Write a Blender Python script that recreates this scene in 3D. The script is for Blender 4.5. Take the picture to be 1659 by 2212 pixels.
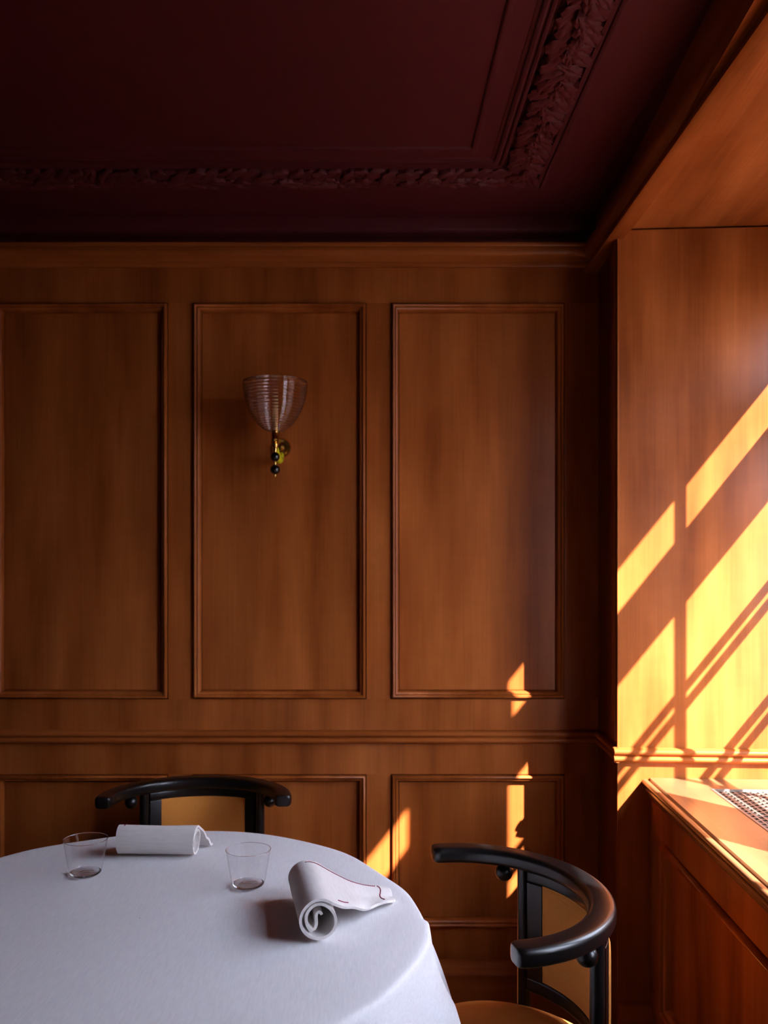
import bpy, bmesh, math, random
from mathutils import Vector, Matrix, noise as mnoise
random.seed(7)
for o in list(bpy.data.objects): bpy.data.objects.remove(o)
scene = bpy.context.scene
COL = scene.collection
PI = math.pi

# ------------------------------------------------------------------ camera
cam_d = bpy.data.cameras.new('camera'); cam = bpy.data.objects.new('camera', cam_d); COL.objects.link(cam)
cam.location = (0, 0, 1.35); cam.rotation_euler = (PI/2, 0, 0)
cam_d.sensor_fit = 'VERTICAL'; cam_d.sensor_height = 36; cam_d.sensor_width = 27
cam_d.lens = 36*1850/2212; cam_d.shift_x = 34.5/2212; cam_d.shift_y = 137/2212
cam_d.clip_start = 0.02
cam_d.dof.use_dof = True; cam_d.dof.focus_distance = 1.50; cam_d.dof.aperture_fstop = 5.6
scene.camera = cam

# ------------------------------------------------------------------ sky, sun, exposure
SKY, SUN, EXPO = 9.6, 22.0, 1.3
w = bpy.data.worlds.new('sky'); scene.world = w; w.use_nodes = True
bg = w.node_tree.nodes['Background']; bg.inputs[0].default_value = (0.70, 0.77, 0.98, 1); bg.inputs[1].default_value = SKY
sd = bpy.data.lights.new('sun', 'SUN'); so = bpy.data.objects.new('sun', sd); COL.objects.link(so)
so.location = (6, -6, 8)
so.rotation_euler = Vector((-0.75, 1.0, -1.02)).to_track_quat('-Z', 'Y').to_euler()
sd.energy = SUN; sd.angle = math.radians(0.55); sd.color = (1.0, 0.94, 1.0)
vs = scene.view_settings
vs.view_transform = 'Standard'; vs.look = 'None'; vs.gamma = 1.0; vs.exposure = EXPO; vs.use_curve_mapping = False

# ------------------------------------------------------------------ materials
def new_mat(name):
    m = bpy.data.materials.new(name); m.use_nodes = True
    nt = m.node_tree; nt.nodes.clear()
    out = nt.nodes.new('ShaderNodeOutputMaterial'); b = nt.nodes.new('ShaderNodeBsdfPrincipled')
    nt.links.new(b.outputs[0], out.inputs[0])
    return m, nt, b, out
def node(nt, kind, **kw):
    n = nt.nodes.new(kind)
    for k, v in kw.items():
        if k.startswith('i_'): n.inputs[k[2:].replace('_', ' ')].default_value = v
        else: setattr(n, k, v)
    return n
def ramp(nt, fac, stops):
    r = nt.nodes.new('ShaderNodeValToRGB'); nt.links.new(fac, r.inputs[0])
    e = r.color_ramp.elements
    while len(e) < len(stops): e.new(0.5)
    for x, (p, c) in zip(e, stops): x.position = p; x.color = (*c, 1)
    return r.outputs[0]
def mix(nt, mode, fac, a, b):
    m = nt.nodes.new('ShaderNodeMix'); m.data_type = 'RGBA'; m.blend_type = mode
    for s, v in ((0, fac), (6, a), (7, b)):
        if hasattr(v, 'is_output'): nt.links.new(v, m.inputs[s])
        else: m.inputs[s].default_value = v if s == 0 else (*v, 1)
    return m.outputs[2]

def wood(name, axis, c_dark, c_mid, c_light, rough=0.27, coat=0.0):
    """lacquered cherry veneer, grain along the given axis of object space"""
    m, nt, b, out = new_mat(name); L = nt.links.new
    tc = nt.nodes.new('ShaderNodeTexCoord'); oi = nt.nodes.new('ShaderNodeObjectInfo')
    off = node(nt, 'ShaderNodeVectorMath', operation='SCALE'); off.inputs[0].default_value = (7.3, 3.1, 5.7); L(oi.outputs['Random'], off.inputs[3])
    add = node(nt, 'ShaderNodeVectorMath', operation='ADD'); L(tc.outputs['Object'], add.inputs[0]); L(off.outputs[0], add.inputs[1])
    def sc(k):
        v = [1.0, 1.0, 1.0]; v[axis] = k
        n = node(nt, 'ShaderNodeVectorMath', operation='MULTIPLY'); L(add.outputs[0], n.inputs[0]); n.inputs[1].default_value = v
        return n.outputs[0]
    # cathedral figure: contour lines of a slow, stretched noise
    n1 = node(nt, 'ShaderNodeTexNoise', i_Scale=2.6, i_Detail=2.0, i_Roughness=0.45); L(sc(0.22), n1.inputs['Vector'])
    mm = node(nt, 'ShaderNodeMath', operation='MULTIPLY'); L(n1.outputs[0], mm.inputs[0]); mm.inputs[1].default_value = 26.0
    sn = node(nt, 'ShaderNodeMath', operation='SINE'); L(mm.outputs[0], sn.inputs[0])
    fig = ramp(nt, node_add(nt, sn.outputs[0], 1.0, 0.5), [(0.0, (0.82,)*3), (0.75, (1.0,)*3), (1.0, (0.93,)*3)])
    # fibre
    n2 = node(nt, 'ShaderNodeTexNoise', i_Scale=170.0, i_Detail=3.0, i_Roughness=0.6); L(sc(0.018), n2.inputs['Vector'])
    fib = ramp(nt, n2.outputs[0], [(0.25, (0.87,)*3), (0.62, (1.03,)*3)])
    # broad tone
    n3 = node(nt, 'ShaderNodeTexNoise', i_Scale=9.0, i_Detail=3.0, i_Roughness=0.55); L(sc(0.16), n3.inputs['Vector'])
    tone = ramp(nt, n3.outputs[0], [(0.30, c_dark), (0.50, c_mid), (0.70, c_light)])
    # cross flame (short bars across the grain)
    n4 = node(nt, 'ShaderNodeTexNoise', i_Scale=14.0, i_Detail=2.0, i_Distortion=0.6); L(sc(3.2), n4.inputs['Vector'])
    fl = ramp(nt, n4.outputs[0], [(0.35, (0.975,)*3), (0.65, (1.02,)*3)])
    c = mix(nt, 'MULTIPLY', 1.0, tone, fig); c = mix(nt, 'MULTIPLY', 1.0, c, fib); c = mix(nt, 'MULTIPLY', 1.0, c, fl)
    L(c, b.inputs['Base Color'])
    b.inputs['Roughness'].default_value = rough; b.inputs['Coat Weight'].default_value = coat; b.inputs['Coat Roughness'].default_value = 0.22; b.inputs['Specular IOR Level'].default_value = 0.15
    bp = node(nt, 'ShaderNodeBump', i_Strength=0.05, i_Distance=0.002); L(n2.outputs[0], bp.inputs['Height']); L(bp.outputs[0], b.inputs['Normal'])
    return m
def node_add(nt, sock, a, k):
    n = nt.nodes.new('ShaderNodeMath'); n.operation = 'MULTIPLY_ADD'; nt.links.new(sock, n.inputs[0]); n.inputs[1].default_value = k; n.inputs[2].default_value = a*k
    return n.outputs[0]

def plain(name, col, rough=0.5, metal=0.0, coat=0.0, var=0.0, scale=20.0, bump=0.0, bscale=200.0, spec=0.5, sheen=0.0):
    m, nt, b, out = new_mat(name); L = nt.links.new
    b.inputs['Roughness'].default_value = rough; b.inputs['Metallic'].default_value = metal
    b.inputs['Coat Weight'].default_value = coat; b.inputs['Specular IOR Level'].default_value = spec
    b.inputs['Sheen Weight'].default_value = sheen
    tc = nt.nodes.new('ShaderNodeTexCoord')
    n = node(nt, 'ShaderNodeTexNoise', i_Scale=scale, i_Detail=4.0); L(tc.outputs['Object'], n.inputs['Vector'])
    lo = tuple(x*(1-var) for x in col); hi = tuple(min(1, x*(1+var)) for x in col)
    L(ramp(nt, n.outputs[0], [(0.3, lo), (0.7, hi)]), b.inputs['Base Color'])
    if bump:
        n2 = node(nt, 'ShaderNodeTexNoise', i_Scale=bscale, i_Detail=3.0); L(tc.outputs['Object'], n2.inputs['Vector'])
        bp = node(nt, 'ShaderNodeBump', i_Strength=bump, i_Distance=0.001); L(n2.outputs[0], bp.inputs['Height']); L(bp.outputs[0], b.inputs['Normal'])
    return m

def woven(name, col, fx, fy, strength, rough=0.85, axes=(0, 1), dark=0.8, sheen=0.2):
    """cloth with threads of spacing 1/fx and 1/fy metres"""
    m, nt, b, out = new_mat(name); L = nt.links.new
    tc = nt.nodes.new('ShaderNodeTexCoord'); sp = nt.nodes.new('ShaderNodeSeparateXYZ'); L(tc.outputs['Object'], sp.inputs[0])
    nz = node(nt, 'ShaderNodeTexNoise', i_Scale=60.0, i_Detail=2.0); L(tc.outputs['Object'], nz.inputs['Vector'])
    def thr(ax, f):
        a = node(nt, 'ShaderNodeMath', operation='MULTIPLY'); L(sp.outputs[ax], a.inputs[0]); a.inputs[1].default_value = f*2*PI
        d = node(nt, 'ShaderNodeMath', operation='MULTIPLY_ADD'); L(nz.outputs[0], d.inputs[0]); d.inputs[1].default_value = 3.0; L(a.outputs[0], d.inputs[2])
        s = node(nt, 'ShaderNodeMath', operation='SINE'); L(d.outputs[0], s.inputs[0]); return s.outputs[0]
    h = thr(axes[0], fx)
    if fy:
        a = node(nt, 'ShaderNodeMath', operation='ADD'); L(h, a.inputs[0]); L(thr(axes[1], fy), a.inputs[1]); h = a.outputs[0]
        mr = node_add(nt, h, 2.0, 0.25)
    else: mr = node_add(nt, h, 1.0, 0.5)
    slub = node(nt, 'ShaderNodeTexNoise', i_Scale=260.0, i_Detail=2.0)
    mv = node(nt, 'ShaderNodeVectorMath', operation='MULTIPLY'); L(tc.outputs['Object'], mv.inputs[0]); mv.inputs[1].default_value = (1, 0.12, 1); L(mv.outputs[0], slub.inputs['Vector'])
    c = ramp(nt, mr, [(0.0, tuple(x*dark for x in col)), (0.6, col)])
    c = mix(nt, 'MULTIPLY', 1.0, c, ramp(nt, slub.outputs[0], [(0.3, (0.93,)*3), (0.65, (1.0,)*3)]))
    L(c, b.inputs['Base Color'])
    b.inputs['Roughness'].default_value = rough; b.inputs['Sheen Weight'].default_value = sheen; b.inputs['Specular IOR Level'].default_value = 0.2
    bp = node(nt, 'ShaderNodeBump', i_Strength=strength, i_Distance=0.0006)
    ad = node(nt, 'ShaderNodeMath', operation='ADD'); L(mr, ad.inputs[0]); L(slub.outputs[0], ad.inputs[1])
    L(ad.outputs[0], bp.inputs['Height']); L(bp.outputs[0], b.inputs['Normal'])
    return m

def thin_glass(name, tint=(0.97, 0.98, 0.98), refl=1.0, rough=0.0, edge=(0.6, 0.6, 0.62)):
    m = bpy.data.materials.new(name); m.use_nodes = True; nt = m.node_tree; nt.nodes.clear(); L = nt.links.new
    out = nt.nodes.new('ShaderNodeOutputMaterial'); mx = nt.nodes.new('ShaderNodeMixShader')
    tr = nt.nodes.new('ShaderNodeBsdfTransparent'); gl = nt.nodes.new('ShaderNodeBsdfGlossy'); gl.inputs['Roughness'].default_value = rough
    fc = node(nt, 'ShaderNodeLayerWeight', i_Blend=0.5); pw = node(nt, 'ShaderNodeMath', operation='POWER'); L(fc.outputs['Facing'], pw.inputs[0]); pw.inputs[1].default_value = 5.0
    sch = node_add(nt, pw.outputs[0], 0.0417, 0.96)          # Schlick reflectance of a thin pane, same from both sides
    k = node(nt, 'ShaderNodeMath', operation='MULTIPLY', use_clamp=True); L(sch, k.inputs[0]); k.inputs[1].default_value = refl
    lw = node(nt, 'ShaderNodeLayerWeight', i_Blend=0.25)
    L(ramp(nt, lw.outputs['Facing'], [(0.55, tint), (1.0, edge)]), tr.inputs['Color'])
    L(k.outputs[0], mx.inputs[0]); L(tr.outputs[0], mx.inputs[1]); L(gl.outputs[0], mx.inputs[2]); L(mx.outputs[0], out.inputs[0])
    return m

def solid_glass(name, col, rough=0.0):
    m = bpy.data.materials.new(name); m.use_nodes = True; nt = m.node_tree; nt.nodes.clear()
    out = nt.nodes.new('ShaderNodeOutputMaterial'); g = nt.nodes.new('ShaderNodeBsdfGlass'); g.inputs['IOR'].default_value = 1.48
    tc = nt.nodes.new('ShaderNodeTexCoord'); n = node(nt, 'ShaderNodeTexNoise', i_Scale=30.0); nt.links.new(tc.outputs['Object'], n.inputs['Vector'])
    nt.links.new(ramp(nt, n.outputs[0], [(0.3, tuple(c*0.99 for c in col)), (0.7, col)]), g.inputs['Color']); g.inputs['Roughness'].default_value = rough
    nt.links.new(g.outputs[0], out.inputs[0])
    return m
WD, WM, WL = (0.25, 0.056, 0.010), (0.36, 0.090, 0.0175), (0.45, 0.124, 0.026)
M = {}
M['wood_z'] = wood('cherry_veneer_vertical', 2, WD, WM, WL)
M['wood_x'] = wood('cherry_veneer_along_x', 0, WD, WM, WL)
M['wood_y'] = wood('cherry_veneer_along_y', 1, WD, WM, WL)
M['sill'] = wood('cherry_sill', 1, (0.22, 0.095, 0.036), (0.28, 0.125, 0.050), (0.33, 0.15, 0.064), rough=0.28, coat=1.0)
M['floor'] = wood('oak_floor', 1, (0.06, 0.03, 0.014), (0.09, 0.045, 0.02), (0.12, 0.06, 0.028), rough=0.4)
M['red'] = plain('oxblood_paint', (0.078, 0.0072, 0.0095), rough=0.6, var=0.08, scale=3.0, bump=0.15, bscale=90.0, spec=0.25)
M['red_wall'] = plain('plain_wall_paint', (0.07, 0.03, 0.018), rough=0.6, var=0.05)
M['black'] = plain('black_lacquer', (0.005, 0.0045, 0.0045), rough=0.30, coat=0.12, var=0.2, spec=0.4)
M['bead'] = plain('black_glass_bead', (0.004, 0.004, 0.004), rough=0.06, coat=0.5)
M['tan_back'] = woven('tan_rep_back', (0.72, 0.27, 0.05), 420, 0, 0.6, axes=(2, 0), dark=0.7, sheen=0.0)
M['tan_seat'] = woven('tan_rep_seat', (0.72, 0.27, 0.05), 420, 0, 0.6, axes=(0, 1), dark=0.7, sheen=0.0)
M['linen'] = woven('white_linen', (0.80, 0.79, 0.80), 900, 900, 0.35, dark=0.93)
M['napkin'] = woven('white_napkin', (0.84, 0.80, 0.77), 1100, 1100, 0.30, dark=0.94)
M['thread'] = plain('red_thread', (0.25, 0.012, 0.045), rough=0.8)
M['brass'] = plain('polished_brass', (0.80, 0.50, 0.13), rough=0.18, metal=1.0, var=0.05)
M['lime'] = plain('lime_yellow_reflection', (0.80, 0.78, 0.02), rough=0.25, coat=0.4)  # reflection on the brass sconce arm, put into the base colour
M['candle'] = plain('cream_candle_sleeve', (0.80, 0.52, 0.24), rough=0.35)
M['metal'] = plain('grille_metal', (0.30, 0.24, 0.19), rough=0.45, metal=0.7, var=0.05)
M['frame'] = plain('window_paint', (0.50, 0.42, 0.34), rough=0.5, var=0.04)
M['dark'] = plain('dark_void', (0.01, 0.008, 0.007), rough=0.9)
M['added_ground'] = plain('added_ground_grey', (0.12, 0.115, 0.11), rough=0.9, var=0.1, scale=2.0)
M['light_block'] = plain('light_block_brown', (0.10, 0.075, 0.06), rough=0.9, var=0.1)  # dark brown for the added building that blocks daylight
M['glass'] = thin_glass('tumbler_glass', tint=(0.99, 0.99, 0.99), refl=1.5, edge=(0.55, 0.54, 0.57))
M['glass_solid'] = solid_glass('tumbler_base_glass', (0.99, 0.99, 0.99))
M['shade'] = solid_glass('ribbed_glass', (0.99, 0.96, 0.95))
M['pane'] = thin_glass('window_glass', refl=0.9, edge=(0.8, 0.85, 0.85))
M['bulb'] = thin_glass('clear_bulb', tint=(0.95, 0.9, 0.85), refl=1.2)

# ------------------------------------------------------------------ helpers
class MB:
    def __init__(s): s.v = []; s.f = []
    def add(s, vs, fs):
        n = len(s.v); s.v += [tuple(p) for p in vs]; s.f += [tuple(i+n for i in f) for f in fs]; return s
    def box(s, x0, x1, y0, y1, z0, z1):
        return s.add([(x0,y0,z0),(x1,y0,z0),(x1,y1,z0),(x0,y1,z0),(x0,y0,z1),(x1,y0,z1),(x1,y1,z1),(x0,y1,z1)],
                     [(0,3,2,1),(4,5,6,7),(0,1,5,4),(1,2,6,5),(2,3,7,6),(3,0,4,7)])
    def prism(s, poly, z0, z1):          # plan polygon (ccw) extruded up
        n = len(poly); vs = [(x,y,z0) for x,y in poly]+[(x,y,z1) for x,y in poly]
        return s.add(vs, [tuple(range(n-1,-1,-1)), tuple(range(n,2*n))]+[(i,(i+1)%n,n+(i+1)%n,n+i) for i in range(n)])
    def loft(s, rings, closed=True, caps=True):
        n = len(rings[0]); fs = []
        for r in range(len(rings)-1):
            for i in range(n if closed else n-1):
                a = r*n+i; b = r*n+(i+1)%n; fs.append((a,b,b+n,a+n))
        if caps: fs.append(tuple(range(n-1,-1,-1))); fs.append(tuple(range((len(rings)-1)*n, len(rings)*n)))
        return s.add([p for r in rings for p in r], fs)
    def lathe(s, prof, seg=48, c=(0,0,0), cap=False):    # prof: (r, z)
        rings = [[(c[0]+r*math.cos(2*PI*i/seg), c[1]+r*math.sin(2*PI*i/seg), c[2]+z) for i in range(seg)] for r, z in prof]
        return s.loft(rings, True, cap)
    def tube(s, pts, rad, seg=10, caps=True):
        pts = [Vector(p) for p in pts]; rings = []
        for i, p in enumerate(pts):
            t = (pts[min(i+1,len(pts)-1)]-pts[max(i-1,0)]).normalized()
            up = Vector((0,0,1)) if abs(t.z) < 0.9 else Vector((1,0,0))
            a = t.cross(up).normalized(); b = a.cross(t)
            r = rad[i] if isinstance(rad, (list,tuple)) else rad
            rings.append([tuple(p+r*(math.cos(2*PI*k/seg)*a+math.sin(2*PI*k/seg)*b)) for k in range(seg)])
        return s.loft(rings, True, caps)
    def ball(s, c, r, seg=20, rg=12):
        prof = [(max(1e-4, r*math.sin(PI*i/rg)), -r*math.cos(PI*i/rg)) for i in range(rg+1)]
        return s.lathe(prof, seg, c, True)
    def strip(s, prof, path, close_prof=True):            # profile points list per path station: prof is list of callables? (already rings)
        return s.loft(path, close_prof, True)
    def build(s, name, mat, parent=None, smooth=False, bevel=0.0, angle=35):
        me = bpy.data.meshes.new(name); me.from_pydata(s.v, [], s.f); me.materials.append(mat)
        bm = bmesh.new(); bm.from_mesh(me); bmesh.ops.recalc_face_normals(bm, faces=bm.faces); bm.to_mesh(me); bm.free()
        o = bpy.data.objects.new(name, me); COL.objects.link(o)
        if parent: o.parent = parent
        if bevel:
            m = o.modifiers.new('bevel', 'BEVEL'); m.width = bevel; m.segments = 2; m.limit_method = 'ANGLE'
        if smooth:
            for p in me.polygons: p.use_smooth = True
            me.set_sharp_from_angle(angle=math.radians(angle))
        return o
def tag(o, label, cat=None, group=None, kind=None):
    o['label'] = label
    if cat: o['category'] = cat
    if group: o['group'] = group
    if kind: o['kind'] = kind
    return o
def empty(name, loc=(0,0,0), rz=0.0):
    o = bpy.data.objects.new(name, None); COL.objects.link(o); o.location = loc; o.rotation_euler = (0,0,rz); o.empty_display_size = 0.1
    return o
def copy_tree(o, parent=None):
    c = o.copy(); COL.objects.link(c); c.parent = parent
    for ch in list(o.children): copy_tree(ch, c)
    return c
def frame_ring(x0, x1, z0, z1, prof, place):
    """moulding swept round a rectangle; prof = (inset, height); place(x, z, h) -> point"""
    mb = MB(); rings = []
    for s, h in prof:
        rings.append([place(x0+s, z0+s, h), place(x1-s, z0+s, h), place(x1-s, z1-s, h), place(x0+s, z1-s, h)])
    mb.loft(rings, True, False); return mb

# ------------------------------------------------------------------ the setting
YB = 2.569                      # face of the panelled back wall
XL, YF, ZC = -2.75, -2.3, 2.42
# floor planks
fl = empty('floor'); tag(fl, 'dark wooden plank floor under the table and chairs', 'floor', kind='structure')
MB().box(XL-0.1, 1.4, YF-0.1, 2.75, -0.08, -0.021).build('subfloor', M['dark'], fl)
k = 0; x = XL-0.05
while x < 0.75:
    y = YF-0.1 - (k % 3)*0.4
    while y < 2.6:
        y0, y1 = max(y, YF-0.1), min(y+1.2, 2.66)
        if y1-y0 > 0.02: MB().box(x, x+0.1385, y0+0.001, y1-0.001, -0.02, 0.0).build('plank', M['floor'], fl, bevel=0.001)
        y += 1.2
    x += 0.14; k += 1

# back wall: backing, stiles, rails, recessed panels and their mouldings
wb = MB().box(XL-0.1, 0.80, YB+0.03, YB+0.16, 0.0, 2.6).build('wall_back', M['wood_z'])
tag(wb, 'cherry panelled back wall behind the table', 'wall', kind='structure')
PER = 0.5945; PW = 0.522
px0 = [0.068-PER*i for i in range(5)]                     # left edges of the panels
UP, LO = (0.979, 2.167), (0.294, 0.754)
def slab(name, x0, x1, z0, z1, mat='wood_z', y=YB): return MB().box(x0, x1, y, YB+0.032, z0, z1).build(name, M[mat], wb)
slab('rail', XL, 0.70, 2.167, 2.34); slab('rail', XL, 0.70, 0.866, 0.979); slab('rail', XL, 0.70, 0.754, 0.866); slab('rail', XL, 0.70, 0.0, 0.294)
for z0, z1 in (UP, LO):
    slab('stile', px0[0]+PW, 0.70, z0, z1)
    for i in range(4): slab('stile', px0[i+1]+PW, px0[i], z0, z1)
    slab('stile', XL, px0[4], z0, z1)
PROF = [(0.0028,-0.014),(0.0030,0.0),(0.0034,0.007),(0.0055,0.0115),(0.0085,0.0130),(0.0110,0.0115),(0.0125,0.0065),(0.0135,0.0040),(0.0155,0.0058),(0.0185,0.0045),(0.0215,-0.0020),(0.0235,-0.0080),(0.0245,-0.0150),(0.0255,-0.020)]
for z0, z1 in (UP, LO):
    for a in px0:
        MB().box(a+0.0265, a+PW-0.0265, YB+0.0135, YB+0.031, z0+0.0265, z1-0.0265).build('panel', M['wood_z'], wb)
        frame_ring(a, a+PW, z0, z1, PROF, lambda x, z, h: (x, YB-h, z)).build('panel_moulding', M['wood_z'], wb, smooth=True, angle=50)

def run(prof, p0, p1, out, name, mat, parent=None):
    """profile (out, z) extruded in a straight run from p0 to p1 (plan points)"""
    r = [[(p[0]+out[0]*o, p[1]+out[1]*o, z) for o, z in prof] for p in (p0, p1)]
    return MB().loft(r, True, True).build(name, M[mat], parent, smooth=True, angle=50)
def arc(cx, cz, r, a0, a1, n=6): return [(cx+r*math.cos(math.radians(a0+(a1-a0)*i/n)), cz+r*math.sin(math.radians(a0+(a1-a0)*i/n))) for i in range(n+1)]
DADO = [(0,0.847),(0.010,0.847),(0.013,0.849)] + arc(0.012,0.857,0.007,-60,70) + [(0.0115,0.866),(0.0145,0.868)] + arc(0.014,0.8765,0.0075,-70,80) + [(0.012,0.886),(0,0.8865)]
t = run(DADO, (XL, YB), (0.692, YB), (0, -1), 'trim_1', 'wood_x'); tag(t, 'double-beaded cherry dado rail across the back wall', 'dado rail', kind='structure')
CROWN = [(0,2.272),(0.010,2.272),(0.012,2.275),(0.012,2.287),(0.016,2.290),(0.022,2.292)] + arc(0.022,2.314,0.020,-80,25) + [(0.043,2.326),(0.043,2.333),(0,2.333)]
t = run(CROWN, (XL, YB), (0.692, YB), (0, -1), 'trim_2', 'wood_x'); tag(t, 'cherry crown moulding along the top of the back wall', 'cornice', kind='structure')
FRZ = [(0,2.334),(0.024,2.334)] + arc(0.024,2.343,0.008,-80,80) + [(0.020,2.353),(0.008,2.357),(0.006,2.376),(0.014,2.381),(0.016,2.386),(0.016,2.419),(0,2.419)]
t = run(FRZ, (XL, YB), (0.70, YB), (0, -1), 'trim_3', 'red'); tag(t, 'dark red coved cornice between the wood crown and the ceiling', 'cornice', kind='structure')
BASE = [(0,0),(0.040,0),(0.040,0.165),(0.038,0.172),(0.030,0.180),(0.022,0.186),(0.018,0.194),(0.012,0.198),(0,0.199)]
t = run(BASE, (XL, YB), (0.692, YB), (0, -1), 'baseboard_back', 'wood_x'); tag(t, 'tall stepped cherry baseboard along the back wall', 'baseboard', kind='structure')

# other sides of the room (behind and left of the camera)
wl = MB().box(XL-0.1, XL, YF-0.1, YB+0.1, 0, 2.6).build('wall_left', M['red_wall']); tag(wl, 'plain dark brown wall on the far left side of the room', 'wall', kind='structure')
wf = MB().box(XL-0.1, 1.4, YF-0.1, YF, 0, 2.6).build('wall_front', M['red_wall']); tag(wf, 'plain dark brown wall behind the camera', 'wall', kind='structure')

# ceiling with stepped frame and a moulded leaf garland
cl = MB().box(XL-0.1, 0.80, YF-0.1, YB+0.15, ZC, ZC+0.12).build('ceiling', M['red']); tag(cl, 'dark oxblood red painted ceiling with moulded frames', 'ceiling', kind='structure')
CX0, CX1, CY0, CY1 = XL+0.0, 0.69, YF, YB                 # rectangle the offsets are taken from
def cframe(prof, name):
    rings = []
    for s, h in prof:
        rings.append([(CX0+s, CY0+s, ZC-h), (CX1-s, CY0+s, ZC-h), (CX1-s, CY1-s, ZC-h), (CX0+s, CY1-s, ZC-h)])
    return MB().loft(rings, True, False).build(name, M['red'], cl, smooth=True, angle=50)
cframe([(0.209,-0.002),(0.210,0.009),(0.214,0.012),(0.219,0.009),(0.220,0.004),(0.223,0.004),(0.224,0.010),(0.228,0.013),(0.234,0.010),(0.235,0.003),(0.238,-0.001)], 'outer_bead')
cframe([(0.236,-0.001),(0.238,0.005),(0.262,0.010),(0.284,0.012),(0.306,0.010),(0.328,0.005),(0.330,-0.001)], 'garland_bed')
cframe([(0.337,-0.001),(0.338,0.008),(0.342,0.011),(0.347,0.008),(0.348,0.003),(0.352,0.003),(0.353,0.010),(0.358,0.014),(0.364,0.010),(0.366,0.004),(0.372,0.003),(0.376,-0.001)], 'inner_bead')
cframe([(0.414,-0.001),(0.415,0.006),(0.420,0.009),(0.428,0.007),(0.432,0.003),(0.433,-0.001)], 'panel_bead')
def leaf_mesh(seed):
    rnd = random.Random(seed); nl, nw = 10, 8; vs = []
    bend = rnd.uniform(-0.5, 0.5); ph = rnd.uniform(0, 6)
    for i in range(nl+1):
        t = i/nl; wdt = 0.0205*max(0.02, math.sin(PI*(t**0.8)*0.97+0.06))**0.8*(1+0.16*math.sin(t*19+ph))
        if i == nl: wdt = 0.0006
        for j in range(nw+1):
            q = j/nw*2-1
            z = 0.005+0.007*math.sin(PI*t*0.8+0.3)+0.004*t*t + 0.0045*math.sin(PI*min(1, abs(q)*1.15))*(1-t*0.5) - 0.003*q*q + 0.0012*math.sin(14*t-5*abs(q)+ph)
            vs.append((q*wdt+bend*0.02*t*t, (t-0.35)*0.074, -z))
    W = nw+1; fs = [(i*W+j, i*W+j+1, (i+1)*W+j+1, (i+1)*W+j) for i in range(nl) for j in range(nw)]
    rim = list(range(0, W)) + [i*W+nw for i in range(1, nl+1)] + [nl*W+j for j in range(nw-1, -1, -1)] + [i*W for i in range(nl-1, 0, -1)]
    n = len(vs); low = [(vs[r][0]*0.9, vs[r][1], 0.004) for r in rim]; vs += low; k = len(rim)
    fs += [(rim[i], rim[(i+1) % k], n+(i+1) % k, n+i) for i in range(k)]
    me = bpy.data.meshes.new('leaf'); me.from_pydata(vs, [], fs); me.materials.append(M['red'])
    bm = bmesh.new(); bm.from_mesh(me); bmesh.ops.recalc_face_normals(bm, faces=bm.faces); bm.to_mesh(me); bm.free()
    for p in me.polygons: p.use_smooth = True
    me.set_sharp_from_angle(angle=math.radians(50))
    return me
leaves = [leaf_mesh(s) for s in range(8)]
def put_leaf(x, y, ang, sc, lift):
    o = bpy.data.objects.new('leaf', random.choice(leaves)); COL.objects.link(o); o.parent = cl
    o.location = (x, y, ZC-0.006-lift); o.rotation_euler = (random.uniform(-0.15,0.15), random.uniform(-0.22,0.22), ang)
    o.scale = (sc*random.uniform(0.8,1.2), sc*random.uniform(0.85,1.15), random.uniform(0.7,1.2))
gm = 0.283                                                 # centre line of the garland
STEP = 0.036
def garland(n, start, base, along, across):
    for i in range(n):
        for off, a, sc, ad in ((-0.027, -0.62, 1.0, 0.0), (0.027, 0.62, 1.0, 0.012), (0.0, 0.0, 0.72, 0.02)):
            d = 0.010+STEP*i+ad+random.uniform(-.005, .005); q = off+random.uniform(-.005, .005)
            put_leaf(start[0]+along[0]*d+across[0]*q, start[1]+along[1]*d+across[1]*q, base+a+random.uniform(-.3, .3), sc, 0.004 if off == 0 else 0.0)
garland(27, (CX1-gm, CY1-gm+0.02), PI, (0, -1), (-1, 0))       # arm along the window side
garland(55, (CX1-gm+0.02, CY1-gm), PI/2, (-1, 0), (0, 1))      # arm along the back wall

# ------------------------------------------------------------------ window side: turned 3.6 degrees to the room
TH = math.radians(-3.6)
O = (0.675, 2.312, 0.0)
def niche(name): return empty(name, O, TH)                 # local x = into the niche, local -y = towards the camera
UW = 0.55; VE = 3.35; ZS = 2.287
wr = niche('wall_right'); tag(wr, 'cherry window niche wall with a sunlit reveal on the right', 'wall', kind='structure')
MB().box(0.0, 0.72, 0.0, 0.40, 0.0, ZS-0.006).build('reveal', M['wood_z'], wr)
MB().box(0.004, 0.72, 0.014, 0.40, ZS-0.006, 2.5).build('shadow_gap', M['dark'], wr)
MB().box(-0.0025, 0.0022, -0.0016, 0.002, 0.0, ZS-0.006).build('corner_bead', M['wood_z'], wr, bevel=0.0015)
MB().box(0.0, 0.80, -VE-0.3, -VE, 0.0, 2.5).build('end_reveal', M['wood_z'], wr)
MB().box(0.012, 0.72, -VE, 0.02, ZS, 2.5).build('soffit', M['wood_y'], wr)
MB().box(UW-0.03, 0.72, -VE, 0.0, 0.0, 0.780).build('apron', M['wood_z'], wr)
MB().box(0.50, 0.60, -VE, 0.0, 2.117, ZS+0.05).build('window_header', M['wood_y'], wr)
for va, vb in ((0.0, 0.120), (0.784, 1.022), (1.690, VE)):
    MB().box(0.50, 0.62, -vb, -va, 0.78, 2.2).build('pier', M['wood_z'], wr)
DR = [(o+0.0, z) for o, z in DADO]
r = [[(x, -o, z) for o, z in DR] for x in (-0.0135, UW)]
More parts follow.
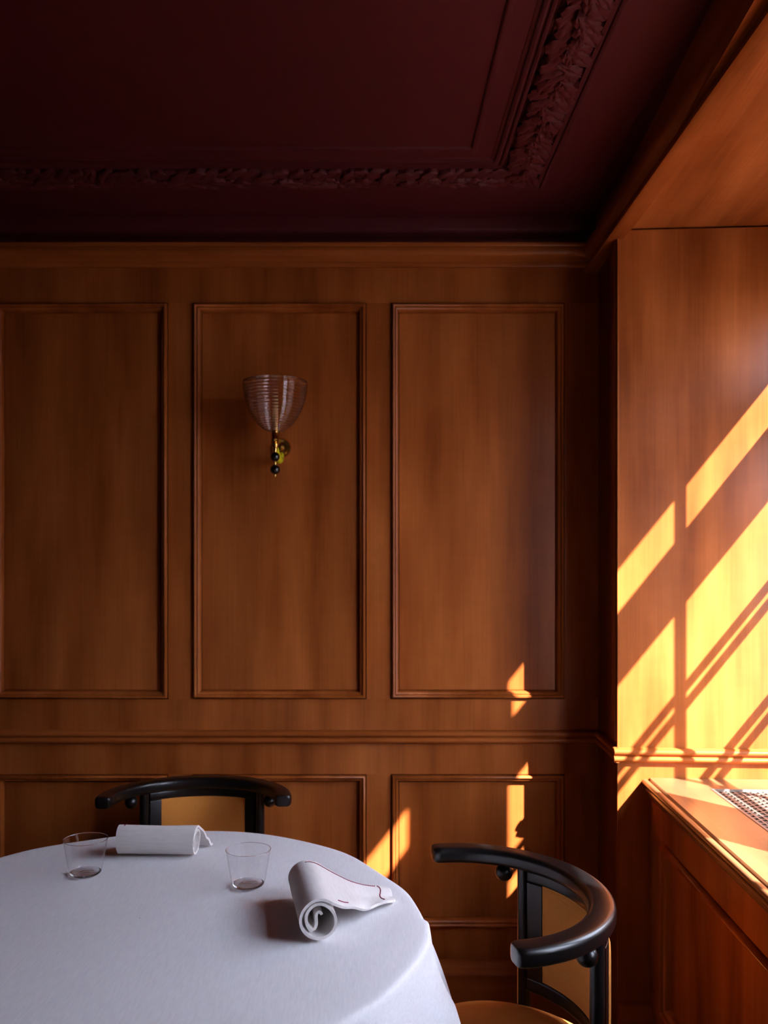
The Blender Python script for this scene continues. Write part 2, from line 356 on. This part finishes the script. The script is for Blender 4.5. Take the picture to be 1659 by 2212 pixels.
t = MB().loft(r, True, True).build('trim_4', M['wood_x'], None, smooth=True, angle=50); t.location = O; t.rotation_euler = (0,0,TH); tag(t, 'sunlit cherry dado rail on the window reveal', 'dado rail', kind='structure')
r = [[(-o*0.7, y, z) for o, z in DR] for y in (-0.0135, 0.252)]
t = MB().loft(r, True, True).build('trim_5', M['wood_y'], None, smooth=True, angle=50); t.location = O; t.rotation_euler = (0,0,TH); tag(t, 'short dark dado rail on the corner strip beside the window niche', 'dado rail', kind='structure')
r = [[(x, -o, z) for o, z in BASE] for x in (0.0, 0.09)]
t = MB().loft(r, True, True).build('baseboard_right', M['wood_x'], None, smooth=True, angle=50); t.location = O; t.rotation_euler = (0,0,TH); tag(t, 'short cherry baseboard at the foot of the window reveal', 'baseboard', kind='structure')
# crown along the top of the window opening, square to the room
CR = [(0.0,2.262),(0.0,2.258),(-0.038,2.258),(-0.044,2.262),(-0.044,2.270),(-0.036,2.275),(-0.036,2.290),(-0.046,2.296),(-0.052,2.306),(-0.053,2.318),(-0.053,2.326),(-0.040,2.332),(-0.020,2.340),(-0.012,2.36),(-0.012,2.42),(0.03,2.42),(0.03,2.290),(0.02,2.287)]
r = [[(0.692+a, y, z) for a, z in CR] for y in (YF, YB)]
t = MB().loft(r, True, True).build('trim_6', M['wood_y'], None, smooth=True, angle=40); tag(t, 'dark cherry crown moulding running above the window niche', 'cornice', kind='structure')

# windows
def window(idx, v0, v1, label):
    wn = niche('window_%d' % idx); tag(wn, label, 'window', kind='structure')
    a, b = -v1, -v0
    def bar(name, y0, y1, z0, z1, u0=0.535, u1=0.565): return MB().box(u0, u1, y0, y1, z0, z1).build(name, M['frame'], wn, bevel=0.002)
    bar('jamb', a, a+0.012, 0.80, 2.12); bar('jamb', b-0.012, b, 0.80, 2.12)
    bar('sill_rail', a+0.012, b-0.012, 0.80, 0.845); bar('head', a+0.012, b-0.012, 2.10, 2.12)
    bar('transom', a+0.012, b-0.012, 1.781, 1.903, 0.518, 0.582)
    m = -(v0+v1)/2
    bar('mullion', m-0.013, m+0.013, 0.845, 1.781, 0.543, 0.557); bar('mullion', m-0.013, m+0.013, 1.903, 2.10, 0.543, 0.557)
    for zc in (1.493, 1.188, 0.93):
        for du in (-0.019, 0.019):
            bar('muntin', a+0.012, b-0.012, zc-0.011, zc+0.011, UW+du-0.006, UW+du+0.006)
    zs = [0.845, 0.93, 1.188, 1.493, 1.781]
    for y0, y1 in ((a+0.012, m), (m, b-0.012)):
        for q in range(4): MB().box(0.5485, 0.5515, y0, y1, zs[q], zs[q+1]).build('pane', M['pane'], wn)
        MB().box(0.5485, 0.5515, y0, y1, 1.903, 2.10).build('pane', M['pane'], wn)
window(1, 0.120, 0.784, 'casement window nearest the back wall')
window(2, 1.022, 1.690, 'casement window nearest the camera')
pv = MB().box(1.40, 60, -40, 40, -3.2, -3.0).build('street', M['added_ground']); tag(pv, 'unseen grey ground added below the windows to shape the daylight', 'street', kind='structure')  # unseen ground added for its effect on light entering the windows

op = MB().box(9.0, 15.0, -5.0, 24.0, -3.0, 4.2).box(8.8, 15.2, -5.2, 24.0, 4.2, 4.5).build('added_building', M['light_block']); tag(op, 'unseen brown building added across the street to block low daylight', 'building', kind='structure')  # unseen building added to cut daylight on the left of the back wall

# radiator cabinet in the niche
UC = 0.0857
cab = niche('radiator_cabinet'); tag(cab, 'dark cherry panelled radiator cabinet under the window sill', 'cabinet')
cab_w = VE-0.002
MB().box(UC+0.012, UC+0.029, -cab_w, -0.001, 0.0, 0.758).build('backing', M['wood_z'], cab)
pls = [(0.134+i*1.08, 0.134+i*1.08+0.98) for i in range(3)]
CLO, CHI = 0.235, 0.668
MB().box(UC, UC+0.012, -cab_w, -0.001, CHI, 0.760).build('rail', M['wood_z'], cab)
MB().box(UC, UC+0.012, -cab_w, -0.001, 0.0, CLO).build('rail', M['wood_z'], cab)
edges = [0.001]+[e for p in pls for e in p]+[cab_w]
for i in range(0, len(edges), 2): MB().box(UC, UC+0.012, -edges[i+1], -edges[i], CLO, CHI).build('stile', M['wood_z'], cab)
for a, b in pls:
    MB().box(UC+0.0100, UC+0.0135, -b+0.0265, -a-0.0265, CLO+0.0265, CHI-0.0265).build('panel', M['wood_z'], cab)
    frame_ring(-b, -a, CLO, CHI, PROF, lambda x, z, h: (UC-(h*1.25 if h > 0 else h*0.6), x, z)).build('panel_moulding', M['wood_z'], cab, smooth=True, angle=50)
MB().box(UC-0.02, UC, -cab_w, -0.041, 0.0, 0.16).build('plinth', M['wood_y'], cab, bevel=0.004)
# sill with inset grilles
sill = niche('window_sill'); tag(sill, 'sunlit cherry window sill with inset metal grilles', 'window sill')
NOS = [(UC+0.03,0.752),(UC-0.003,0.752),(UC-0.005,0.756),(UC-0.005,0.764),(UC-0.009,0.767)] + [(UC-0.008-0.006*math.cos(math.radians(a)), 0.773+0.006*math.sin(math.radians(a))) for a in (-60,-30,0,30,60,85)] + [(UC-0.006,0.7795),(UC-0.006,0.783),(UC-0.016,0.786)] + [(UC-0.015-0.008*math.cos(math.radians(a)), 0.794+0.0075*math.sin(math.radians(a))) for a in (-70,-40,-10,20,50,80)] + [(UC-0.010,0.8015),(UC-0.008,0.7985),(UC-0.003,0.7985),(UC-0.002,0.805),(UC+0.03,0.805)]
r = [[(a, y, z) for a, z in NOS] for y in (-cab_w, -0.001)]
MB().loft(r, True, True).build('nosing', M['sill'], sill, smooth=True, angle=40)
G0, G1 = 0.207, 0.450
gr = [(0.116+i*1.08, 0.116+i*1.08+0.95) for i in range(3)]
MB().box(UC+0.03, G0, -cab_w, -0.001, 0.781, 0.805).build('board', M['sill'], sill)
MB().box(G1, UW-0.015, -cab_w, -0.001, 0.781, 0.805).build('board', M['sill'], sill)
eds = [0.001]+[e for p in gr for e in p]+[cab_w]
for i in range(0, len(eds), 2): MB().box(G0, G1, -eds[i+1], -eds[i], 0.781, 0.805).build('board', M['sill'], sill)
for gi, (a, b) in enumerate(gr):
    MB().box(G0, G1, -b, -a, 0.74, 0.745).build('duct_floor', M['dark'], sill)
    g = frame_ring(-b, -a, 0, G1-G0, [(-0.001,0.0),(-0.001,0.0012),(0.003,0.0016),(0.0055,0.0016),(0.006,-0.006)], lambda x, z, h: (G0+z, x, 0.805+h)).build('grille', M['metal'], sill)
    mb = MB()                                             # perforated plate: long ribs joined by short bridges
    nr = 15; x0 = G0+0.007; dx = (G1-G0-0.014)/nr
    for q in range(nr+1): mb.box(x0+q*dx-0.0026, x0+q*dx+0.0026, -b+0.006, -a-0.006, 0.7995, 0.8025)
    ny = int((b-a-0.02)/0.0215)
    for q in range(nr):
        for yq in range(ny+1):
            yy = -a-0.01-yq*0.0215-(0.01075 if q % 2 else 0)
            if yy > -b+0.012: mb.box(x0+q*dx+0.0026, x0+(q+1)*dx-0.0026, yy-0.0030, yy+0.0030, 0.7995, 0.8022)
    mb.build('perforated_plate', M['metal'], g)
# side strip between the back wall and the niche corner
st = MB().box(0.0, 0.03, 0.002, 0.30, 0.0, 2.34).build('corner_strip', M['wood_z'], wr)
MB().box(-0.006, 0.0, 0.012, 0.055, 0.9, 2.26).build('corner_fillet', M['wood_z'], wr, bevel=0.002)

# ------------------------------------------------------------------ chairs
RA, RB = 0.243, 0.222
def rrect(wd, ht, n=6, k=0.34):
    r = min(wd, ht)*k; pts = []
    for cx, cz, a0 in ((wd/2-r, ht/2-r, 0), (-wd/2+r, ht/2-r, 90), (-wd/2+r, -ht/2+r, 180), (wd/2-r, -ht/2+r, 270)):
        for i in range(n+1):
            a = math.radians(a0+90*i/n); pts.append((cx+r*math.cos(a), cz+r*math.sin(a)))
    return pts
def rail_pt(th, a=RA, b=RB): return Vector((a*math.cos(th), b*math.sin(th), 0))
def sweep_arc(th0, th1, n, prof, zc, a=RA, b=RB, ext=0.0, round_end=0.0):
    st = []
    for i in range(n+1):
        th = th0+(th1-th0)*i/n; p = rail_pt(th, a, b)
        t = Vector((-a*math.sin(th), b*math.cos(th), 0)).normalized(); st.append((p, t, 1.0))
    if round_end:
        p, t, _ = st[0]; p2, t2, _ = st[-1]
        for d, s in ((0.004, 0.995), (0.008, 0.975), (0.0115, 0.935), (0.0145, 0.87), (0.0165, 0.79), (0.0178, 0.68), (0.0184, 0.5)):
            st.insert(0, (p-t*(d*round_end+ext), t, s)); st.append((p2+t2*(d*round_end+ext), t2, s))
    rings = []
    for p, t, s in st:
        nrm = Vector((t.y, -t.x, 0))
        rings.append([tuple(p+nrm*(q*s)+Vector((0,0,zc+z*(0.5+0.5*s)))) for q, z in prof])
    return MB().loft(rings, True, True)
def make_chair():
    c = empty('bentwood_armchair')
    zr = 0.752
    rl = sweep_arc(0.03, PI-0.03, 56, rrect(0.047, 0.033), zr, round_end=1.0, ext=0.0).build('arm_rail', M['black'], c, smooth=True, angle=60)
    ta = math.acos(0.168/RA)
    for s in (1, -1):
        th = ta if s > 0 else PI-ta; p = rail_pt(th)
        MB().tube([(p.x, p.y, 0.02), (p.x, p.y, 0.3), (p.x, p.y, 0.738)], 0.0128, 16).build('back_post', M['black'], c, smooth=True)
        tb = math.acos(0.198/RA); q = rail_pt(tb if s > 0 else PI-tb)
        MB().ball((q.x, q.y, 0.7185), 0.0182).build('brace_ball', M['black'], c, smooth=True, angle=180)
    ti = math.acos(0.157/RA); tu = math.acos(0.127/RA)
    bf = empty('backrest'); bf.parent = c
    for nm, a0, a1, z0, z1, wd in (('frame_rail', ti, PI-ti, 0.712, 0.7365, 0.022), ('frame_rail', ti, PI-ti, 0.486, 0.515, 0.024)):
        sweep_arc(a0, a1, 24, rrect(wd, z1-z0, 3, 0.2), (z0+z1)/2).build(nm, M['black'], bf, smooth=True, angle=40)
    for a0, a1 in ((ti, tu), (PI-tu, PI-ti)):
        sweep_arc(a0, a1, 4, rrect(0.022, 0.20, 3, 0.08), 0.612).build('frame_stile', M['black'], bf, smooth=True, angle=40)
    up = MB(); rings = []                                  # padded panel between the frame
    n = 20
    for side in (1, -1):
        g = []
        for i in range(n+1):
            th = tu+(PI-2*tu)*i/n; p = rail_pt(th); t = Vector((-RA*math.sin(th), RB*math.cos(th), 0)).normalized(); nrm = Vector((t.y, -t.x, 0))
            row = []
            for j in range(9):
                e = (1-(2*i/n-1)**8)*(1-(2*j/8-1)**8)
                row.append(tuple(p+nrm*side*(0.008+0.008*e)+Vector((0,0,0.513+(0.714-0.513)*j/8))))
            g.append(row)
        vs_ = [q for row in g for q in row]; up.add(vs_, [(i*9+j, i*9+j+1, (i+1)*9+j+1, (i+1)*9+j) for i in range(n) for j in range(8)])
    up.build('upholstery', M['tan_back'], bf, smooth=True, angle=60)
    # seat: rounded frame and domed cushion
    def seat_outline(r, k=1.0, n=56):
        return [(r*k*math.cos(2*PI*i/n)*(1.0+0.05*math.cos(4*PI*i/n)), 0.055+r*math.sin(2*PI*i/n)) for i in range(n)]
    MB().loft([[(x, y, z) for x, y in seat_outline(r)] for r, z in ((0.150,0.402),(0.195,0.402),(0.200,0.407),(0.200,0.433),(0.196,0.438),(0.150,0.438))], True, True).build('seat_frame', M['black'], c, smooth=True)
    MB().loft([[(x, y, z) for x, y in seat_outline(r)] for r, z in ((0.190,0.436),(0.1935,0.442),(0.191,0.449),(0.182,0.4545),(0.160,0.460),(0.12,0.4645),(0.06,0.467),(0.002,0.4675))], True, True).build('seat', M['tan_seat'], c, smooth=True, angle=70)
    for s in (1, -1):
        MB().tube([(s*0.150, -0.075, 0.0), (s*0.150, -0.075, 0.2), (s*0.150, -0.075, 0.404)], 0.0165, 14).build('front_leg', M['black'], c, smooth=True)
        MB().ball((s*0.122, -0.06, 0.383), 0.0185).build('leg_ball', M['black'], c, smooth=True, angle=180)
    loop = []
    for i in range(49):
        a = 2*PI*i/48; loop.append((0.172*math.cos(a), 0.055+0.185*math.sin(a), 0.016))
    MB().tube(loop, 0.014, 10, False).build('floor_hoop', M['black'], c, smooth=True)
    return c
ch1 = make_chair()
ch1.location = (-0.462, 2.268, 0); ch1.rotation_euler = (0, 0, math.radians(2.5)); ch1.scale = (0.97, 0.97, 1)
tag(ch1, 'black bentwood armchair with tan back pushed between table and back wall', 'chair', 'bentwood armchairs at the table')
ch2 = copy_tree(ch1)
ch2.scale = (1.03, 1.03, 1); ch2.location = (0.196, 1.598, 0); ch2.rotation_euler = (0, 0, math.radians(-90+10.5))
tag(ch2, 'black bentwood armchair with tan seat standing by the window cabinet', 'chair', 'bentwood armchairs at the table')

# ------------------------------------------------------------------ table and cloth
TX, TY, TR, TZ = -0.400, 1.500, 0.505, 0.75
tb = empty('round_table', (TX, TY, 0)); tag(tb, 'round pedestal dining table hidden under the white tablecloth', 'table')
MB().lathe([(0.001,0.712),(0.463,0.712),(0.467,0.716),(0.467,0.742),(0.463,0.746),(0.001,0.746)], 72).build('tabletop', M['wood_x'], tb, smooth=True)
MB().lathe([(0.001,0.05),(0.05,0.05),(0.045,0.10),(0.032,0.2),(0.032,0.6),(0.06,0.70),(0.001,0.712)], 24).build('pedestal', M['black'], tb, smooth=True)
MB().lathe([(0.001,0.0),(0.20,0.0),(0.205,0.008),(0.19,0.02),(0.08,0.045),(0.001,0.05)], 40).build('foot', M['black'], tb, smooth=True)
def fold(phi):
    base = 0.5+0.5*math.cos(13*(phi-math.radians(19))+0.5*math.sin(2*phi+1.0))
    return base**1.3*(0.75+0.35*math.sin(3*phi+0.7))
def edge(phi):
    d = math.degrees(phi) % 360
    return TR-0.021*math.exp(-((d-24)/22.0)**2)+0.014*math.exp(-((d-82)/22.0)**2)
mb = MB(); rings = []; NP = 312
radii = [0.001, 0.08, 0.18, 0.28, 0.36, 0.42, 0.46, 0.485, 0.497]
for r in radii:
    ring = []
    for i in range(NP):
        p = 2*PI*i/NP; rr = r*edge(p)/TR
        ring.append((rr*math.cos(p), rr*math.sin(p), TZ+0.0006*mnoise.noise((8*rr*math.cos(p), 8*rr*math.sin(p), 3.0))))
    rings.append(ring)
for d, dz in ((0.0035,-0.0008),(0.0065,-0.003),(0.0085,-0.007),(0.0095,-0.013)):
    rings.append([((edge(2*PI*i/NP)-0.008+d+0.005*fold(2*PI*i/NP))*math.cos(2*PI*i/NP), (edge(2*PI*i/NP)-0.008+d+0.005*fold(2*PI*i/NP))*math.sin(2*PI*i/NP), TZ+dz) for i in range(NP)])
for j in range(1, 23):
    t = j/22*0.245; row = []
    for i in range(NP):
        p = 2*PI*i/NP + 0.05*math.sin(5*2*PI*i/NP)*t; f = fold(2*PI*i/NP)
        amp = 0.16*(1-math.exp(-t*9))/(1)*min(1, t/0.10)
        r = edge(2*PI*i/NP)+0.002+0.005*f + 0.07*t + amp*f*0.60*(0.6+1.3*t)
        row.append((r*math.cos(p), r*math.sin(p), TZ-0.013-t+0.02*t*math.sin(4*2*PI*i/NP)))
    rings.append(row)
mb.loft(rings, True, False)
tcl = mb.build('tablecloth', M['linen'], None, smooth=True, angle=180); tcl.location = (TX, TY, 0)
tag(tcl, 'white linen tablecloth draped over the round table', 'tablecloth')

# ------------------------------------------------------------------ tumblers
def tumbler(loc, label):
    g = empty('glass_tumbler', loc); tag(g, label, 'glass', 'water tumblers on the tablecloth')
    MB().lathe([(0.0300,0.0052),(0.0322,0.0095),(0.0345,0.020),(0.0375,0.038),(0.0405,0.056),(0.0430,0.0712)], 72).build('bowl', M['glass'], g, smooth=True, angle=180)
    MB().lathe([(0.0001,0.0012),(0.014,0.0012),(0.018,0.0003),(0.0215,0.0003),(0.0255,0.0014),(0.0290,0.0036),(0.0306,0.0058),(0.0296,0.0066),(0.0270,0.0058),(0.0215,0.0046),(0.012,0.0042),(0.0001,0.0042)], 72).build('base', M['glass_solid'], g, smooth=True, angle=60)
    ring = [(0.0430*math.cos(2*PI*i/72), 0.0430*math.sin(2*PI*i/72), 0.0714) for i in range(73)]
    MB().tube(ring, 0.0007, 8, False).build('rim', M['glass_solid'], g, smooth=True, angle=180)
    return g
tumbler((-0.231, 1.652, TZ+0.0005), 'clear glass tumbler standing alone between the two rolled napkins')
tumbler((-0.566, 1.716, TZ+0.0005), 'clear glass tumbler beside the left end of the far rolled napkin')

# ------------------------------------------------------------------ rolled napkins
def bez(p0, p1, p2, p3, t):
    a = (1-t)**3; b = 3*t*(1-t)**2; c = 3*t*t*(1-t); d = t**3
    return (a*p0[0]+b*p1[0]+c*p2[0]+d*p3[0], a*p0[1]+b*p1[1]+c*p2[1]+d*p3[1])
def napkin(name, loc, rz, L, R, flap, turns, taper, skew, label, seed):
    """a rolled cloth; local y runs along the roll from its near end, +x is the side of the loose flap"""
    nk = empty(name, loc, rz); tag(nk, label, 'napkin', 'rolled white napkins on the table')
    TK = 0.0048; R0 = R-TK/2
    a0 = math.radians(58)
    prof = []                                               # (x, z, kind) from flap end to the inside of the roll
    st = (R0*math.cos(a0), R0+R0*math.sin(a0)+TK/2); tg = (math.sin(a0), -math.cos(a0))
    nf = 26
    for i in range(nf):
        t = 1-i/nf
        x, z = bez(st, (st[0]+tg[0]*0.042, st[1]+tg[1]*0.042), (flap*0.58, 0.012), (flap, 0.0045), t); prof.append((x, z, t))
    ns = int(46*turns)
    for i in range(ns+1):
        q = i/ns*turns; a = a0+2*PI*q; r = R0-0.0064*q*(1+0.2*q)
        wob = 1+0.035*math.sin(2.3*a+seed)*min(1, q)
        prof.append((r*wob*math.cos(a), R0+TK/2+r*wob*math.sin(a), -q))
    # loose inner end: a tongue folded back on itself
    ctl = [prof[-3][:2], prof[-1][:2]] + [(x*R, R0+TK/2+z*R) for x, z in ((-0.50,-0.30),(-0.24,-0.44),(-0.10,-0.22),(-0.12,0.14),(0.0,0.30),(0.14,0.16),(0.16,-0.10))]
    for c in range(1, len(ctl)-2):
        p0, p1, p2, p3 = (Vector(x) for x in ctl[c-1:c+3])
        for i in range(1, 6):
            t = i/5; v = 0.5*((2*p1)+(p2-p0)*t+(2*p0-5*p1+4*p2-p3)*t*t+(3*p1-p0-3*p2+p3)*t**3)
            prof.append((v.x, v.y, -turns-0.1*c-0.02*i))
    NS = 26; rows = []
    for x, z, k in prof:
        row = []
        for j in range(NS+1):
            s = j/NS
            if k > 0:
                smin = taper*(k**1.3); y = L*(smin+(1-smin)*s)
                zz = z + 0.011*k*(1-s)**2*(0.5+0.5*math.sin(k*15+seed))*(1-k*0.4) + 0.004*(k**3)*math.sin(s*7+seed) * (1 if z > 0.001 else 0)
                y -= skew*k**0.7; xx = x - 0.012*k*abs(s-0.55)**2*4 + 0.003*k*math.sin(s*9)
            else:
                y = L*s; zz = z; xx = x
                y += 0.002*math.sin(6*k+seed)*(1-2*s) + (-0.004*k*0 if k > -1 else 0.006*(1-2*s)*(-k-1))
            nz = mnoise.noise((x*22+seed, y*16, z*22))
            xx += 0.0011*nz; zz = max(0.0028, zz+0.0011*mnoise.noise((x*25, y*18+seed, z*25+7)))
            row.append((xx, y, zz))
        rows.append(row)
    W = NS+1; mb = MB(); mb.add([p for r in rows for p in r], [(i*W+j, i*W+j+1, (i+1)*W+j+1, (i+1)*W+j) for i in range(len(rows)-1) for j in range(NS)])
    me_o = mb.build('cloth', M['napkin'], nk, smooth=True, angle=180)
    sm = me_o.modifiers.new('thick', 'SOLIDIFY'); sm.thickness = TK; sm.offset = 0.0
    bv = me_o.modifiers.new('soft', 'BEVEL'); bv.width = 0.0016; bv.segments = 3; bv.limit_method = 'ANGLE'; bv.angle_limit = math.radians(60)
    ss = me_o.modifiers.new('sub', 'SUBSURF'); ss.levels = 1; ss.render_levels = 1
    # hemstitching: short red stitches lying on the cloth
    def surf(i, s):
        i = max(0, min(len(rows)-1.001, i)); i0 = int(i); fi = i-i0; s = max(0, min(NS-0.001, s*NS)); j0 = int(s); fj = s-j0
        g = lambda a, b: Vector(rows[a][b])
        return (g(i0,j0)*(1-fj)+g(i0,j0+1)*fj)*(1-fi)+(g(i0+1,j0)*(1-fj)+g(i0+1,j0+1)*fj)*fi
    def normal(i, s):
        du = surf(i+0.6, s)-surf(i-0.6, s); dv = surf(i, min(0.999,s+0.02))-surf(i, max(0,s-0.02))
        return du.cross(dv).normalized()
    def stitch_line(pts, flip):
        st_mb = MB()
        for (i, s), (i2, s2) in zip(pts[:-1], pts[1:]):
            n = normal(i, s)*flip; a = surf(i, s)+n*(TK/2+0.0004); b = surf(i2, s2)+n*(TK/2+0.0004)
            m = a.lerp(b, 0.35); e = a.lerp(b, 0.78)
            st_mb.tube([a, m, e], [0.0007, 0.0012, 0.0006], 5)
        st_mb.build('hemstitch', M['thread'], nk)['kind'] = 'stuff'
    def fl(i, s):                                           # outward = away from the roll's axis / upward on the flap
        n = normal(i, s); p = surf(i, s); c = Vector((0, p.y, R)); d = (p-c)
        if i < nf: return 1 if n.z > 0 else -1
        return 1 if n.dot(d) > 0 else -1
    e = 1-0.013/L
    def dense(f, n): return [f(k/n) for k in range(n+1)]
    stitch_line(dense(lambda k: (3.5+k*(nf+5-3.5), e), 52), fl(12, e))
    stitch_line(dense(lambda k: (3.2+0.4*math.sin(k*5), 0.22+k*(e-0.20)), 30), fl(6, 0.7))
    if taper: stitch_line(dense(lambda k: (nf-9+k*5, 0.10), 12), fl(nf-7, 0.10))
    ii = nf+int(46*turns)-26
    stitch_line(dense(lambda k: (ii+k*14, 0.055), 14), -fl(ii+5, 0.06))
    return nk
napkin('rolled_napkin', (-0.079, 1.398, TZ+0.0012), math.radians(10.5), 0.198, 0.0355, 0.158, 1.5, 0.60, 0.0, 'white napkin with red hemstitching rolled with its spiral end facing the camera', 1.3)
napkin('rolled_napkin', (-0.366, 1.832, TZ+0.0012), math.radians(88), 0.168, 0.0315, 0.080, 1.5, 0.0, 0.020, 'white napkin rolled lengthwise in front of the far armchair', 4.1)

# ------------------------------------------------------------------ wall sconce
SX, SY = -0.2605, YB-0.0125
sc = empty('wall_sconce', (SX, YB+0.0115, 1.733)); tag(sc, 'brass wall sconce with ribbed glass bowl and two black beads', 'wall lamp')
DA = -0.178                                                # arm reach (local y)
def lath_y(prof, seg=40): return [[(r*math.cos(2*PI*i/seg), -d, r*math.sin(2*PI*i/seg)) for i in range(seg)] for r, d in prof]
MB().loft(lath_y([(0.030,0.0),(0.030,0.004),(0.027,0.008),(0.022,0.007),(0.020,0.005),(0.008,0.006),(0.007,0.014),(0.001,0.016)]), True, True).build('back_plate', M['brass'], sc, smooth=True, angle=50)
arm = [bez((-0.008,-0.020),(-0.05,-0.060),(-0.12,-0.045),(DA+0.004,-0.022), i/16) for i in range(17)]
MB().tube([(0.0, y, z) for y, z in arm], [0.0075+0.004*math.sin(PI*i/16) for i in range(17)], 12).build('arm', M['lime'], sc, smooth=True)['label'] = 'curved brass arm with its lime yellow reflection put into the colour'
MB().lathe([(0.001,-0.016),(0.008,-0.016),(0.010,-0.010),(0.010,-0.007),(0.006,-0.003),(0.011,0.000),(0.013,0.003),(0.0105,0.006),(0.0105,0.030),(0.0135,0.033),(0.0135,0.036),(0.008,0.039),(0.001,0.039)], 28, (0, DA, -0.008)).build('socket_stem', M['brass'], sc, smooth=True, angle=40)
MB().lathe([(0.001,0.0),(0.0085,0.0),(0.0085,0.070),(0.0065,0.073),(0.001,0.077)], 20, (0, DA, 0.031)).build('candle_sleeve', M['candle'], sc, smooth=True)
MB().lathe([(0.004,0.0),(0.006,0.006),(0.0095,0.018),(0.009,0.030),(0.005,0.044),(0.0006,0.052)], 20, (0, DA, 0.108)).build('bulb', M['bulb'], sc, smooth=True, angle=180)
prof = []
base_p = [(0.016,0.0),(0.030,0.006),(0.045,0.017),(0.058,0.032),(0.069,0.050),(0.078,0.071),(0.0845,0.094),(0.0885,0.116),(0.0905,0.139)]
NR = 21
for i in range(NR*6+1):
    t = i/(NR*6)*(len(base_p)-1); a = min(int(t), len(base_p)-2); f = t-a
    r = base_p[a][0]*(1-f)+base_p[a+1][0]*f; z = base_p[a][1]*(1-f)+base_p[a+1][1]*f
    prof.append((r+0.0019*math.sin(i/6*2*PI), z))
prof = prof+[(r-0.0030, z+0.0005) for r, z in ((base_p[-1][0], base_p[-1][1]),)]+[(p[0]-0.0032, p[1]+0.0004) for p in base_p[:-1][::-1]]+[prof[0]]
MB().lathe(prof, 72, (0, DA, 0.020)).build('glass_shade', M['shade'], sc, smooth=True, angle=180)
MB().ball((0, DA, -0.0500), 0.0132, 24, 16).build('bead', M['bead'], sc, smooth=True, angle=180)
MB().ball((0, DA, -0.0860), 0.0138, 24, 16).build('bead', M['bead'], sc, smooth=True, angle=180)
MB().lathe([(0.001,-0.0735),(0.003,-0.0735),(0.0045,-0.068),(0.003,-0.0625),(0.001,-0.0625)], 16, (0, DA, 0.0)).build('bead_link', M['brass'], sc, smooth=True)
MB().lathe([(0.0008,-0.1075),(0.0028,-0.1045),(0.0028,-0.1005),(0.001,-0.0985)], 12, (0, DA, 0.0)).build('finial', M['brass'], sc, smooth=True)
MB().lathe([(0.001,-0.038),(0.0045,-0.038),(0.0065,-0.028),(0.0045,-0.020),(0.001,-0.020)], 12, (0, DA, 0.0)).build('bead_link', M['brass'], sc, smooth=True)
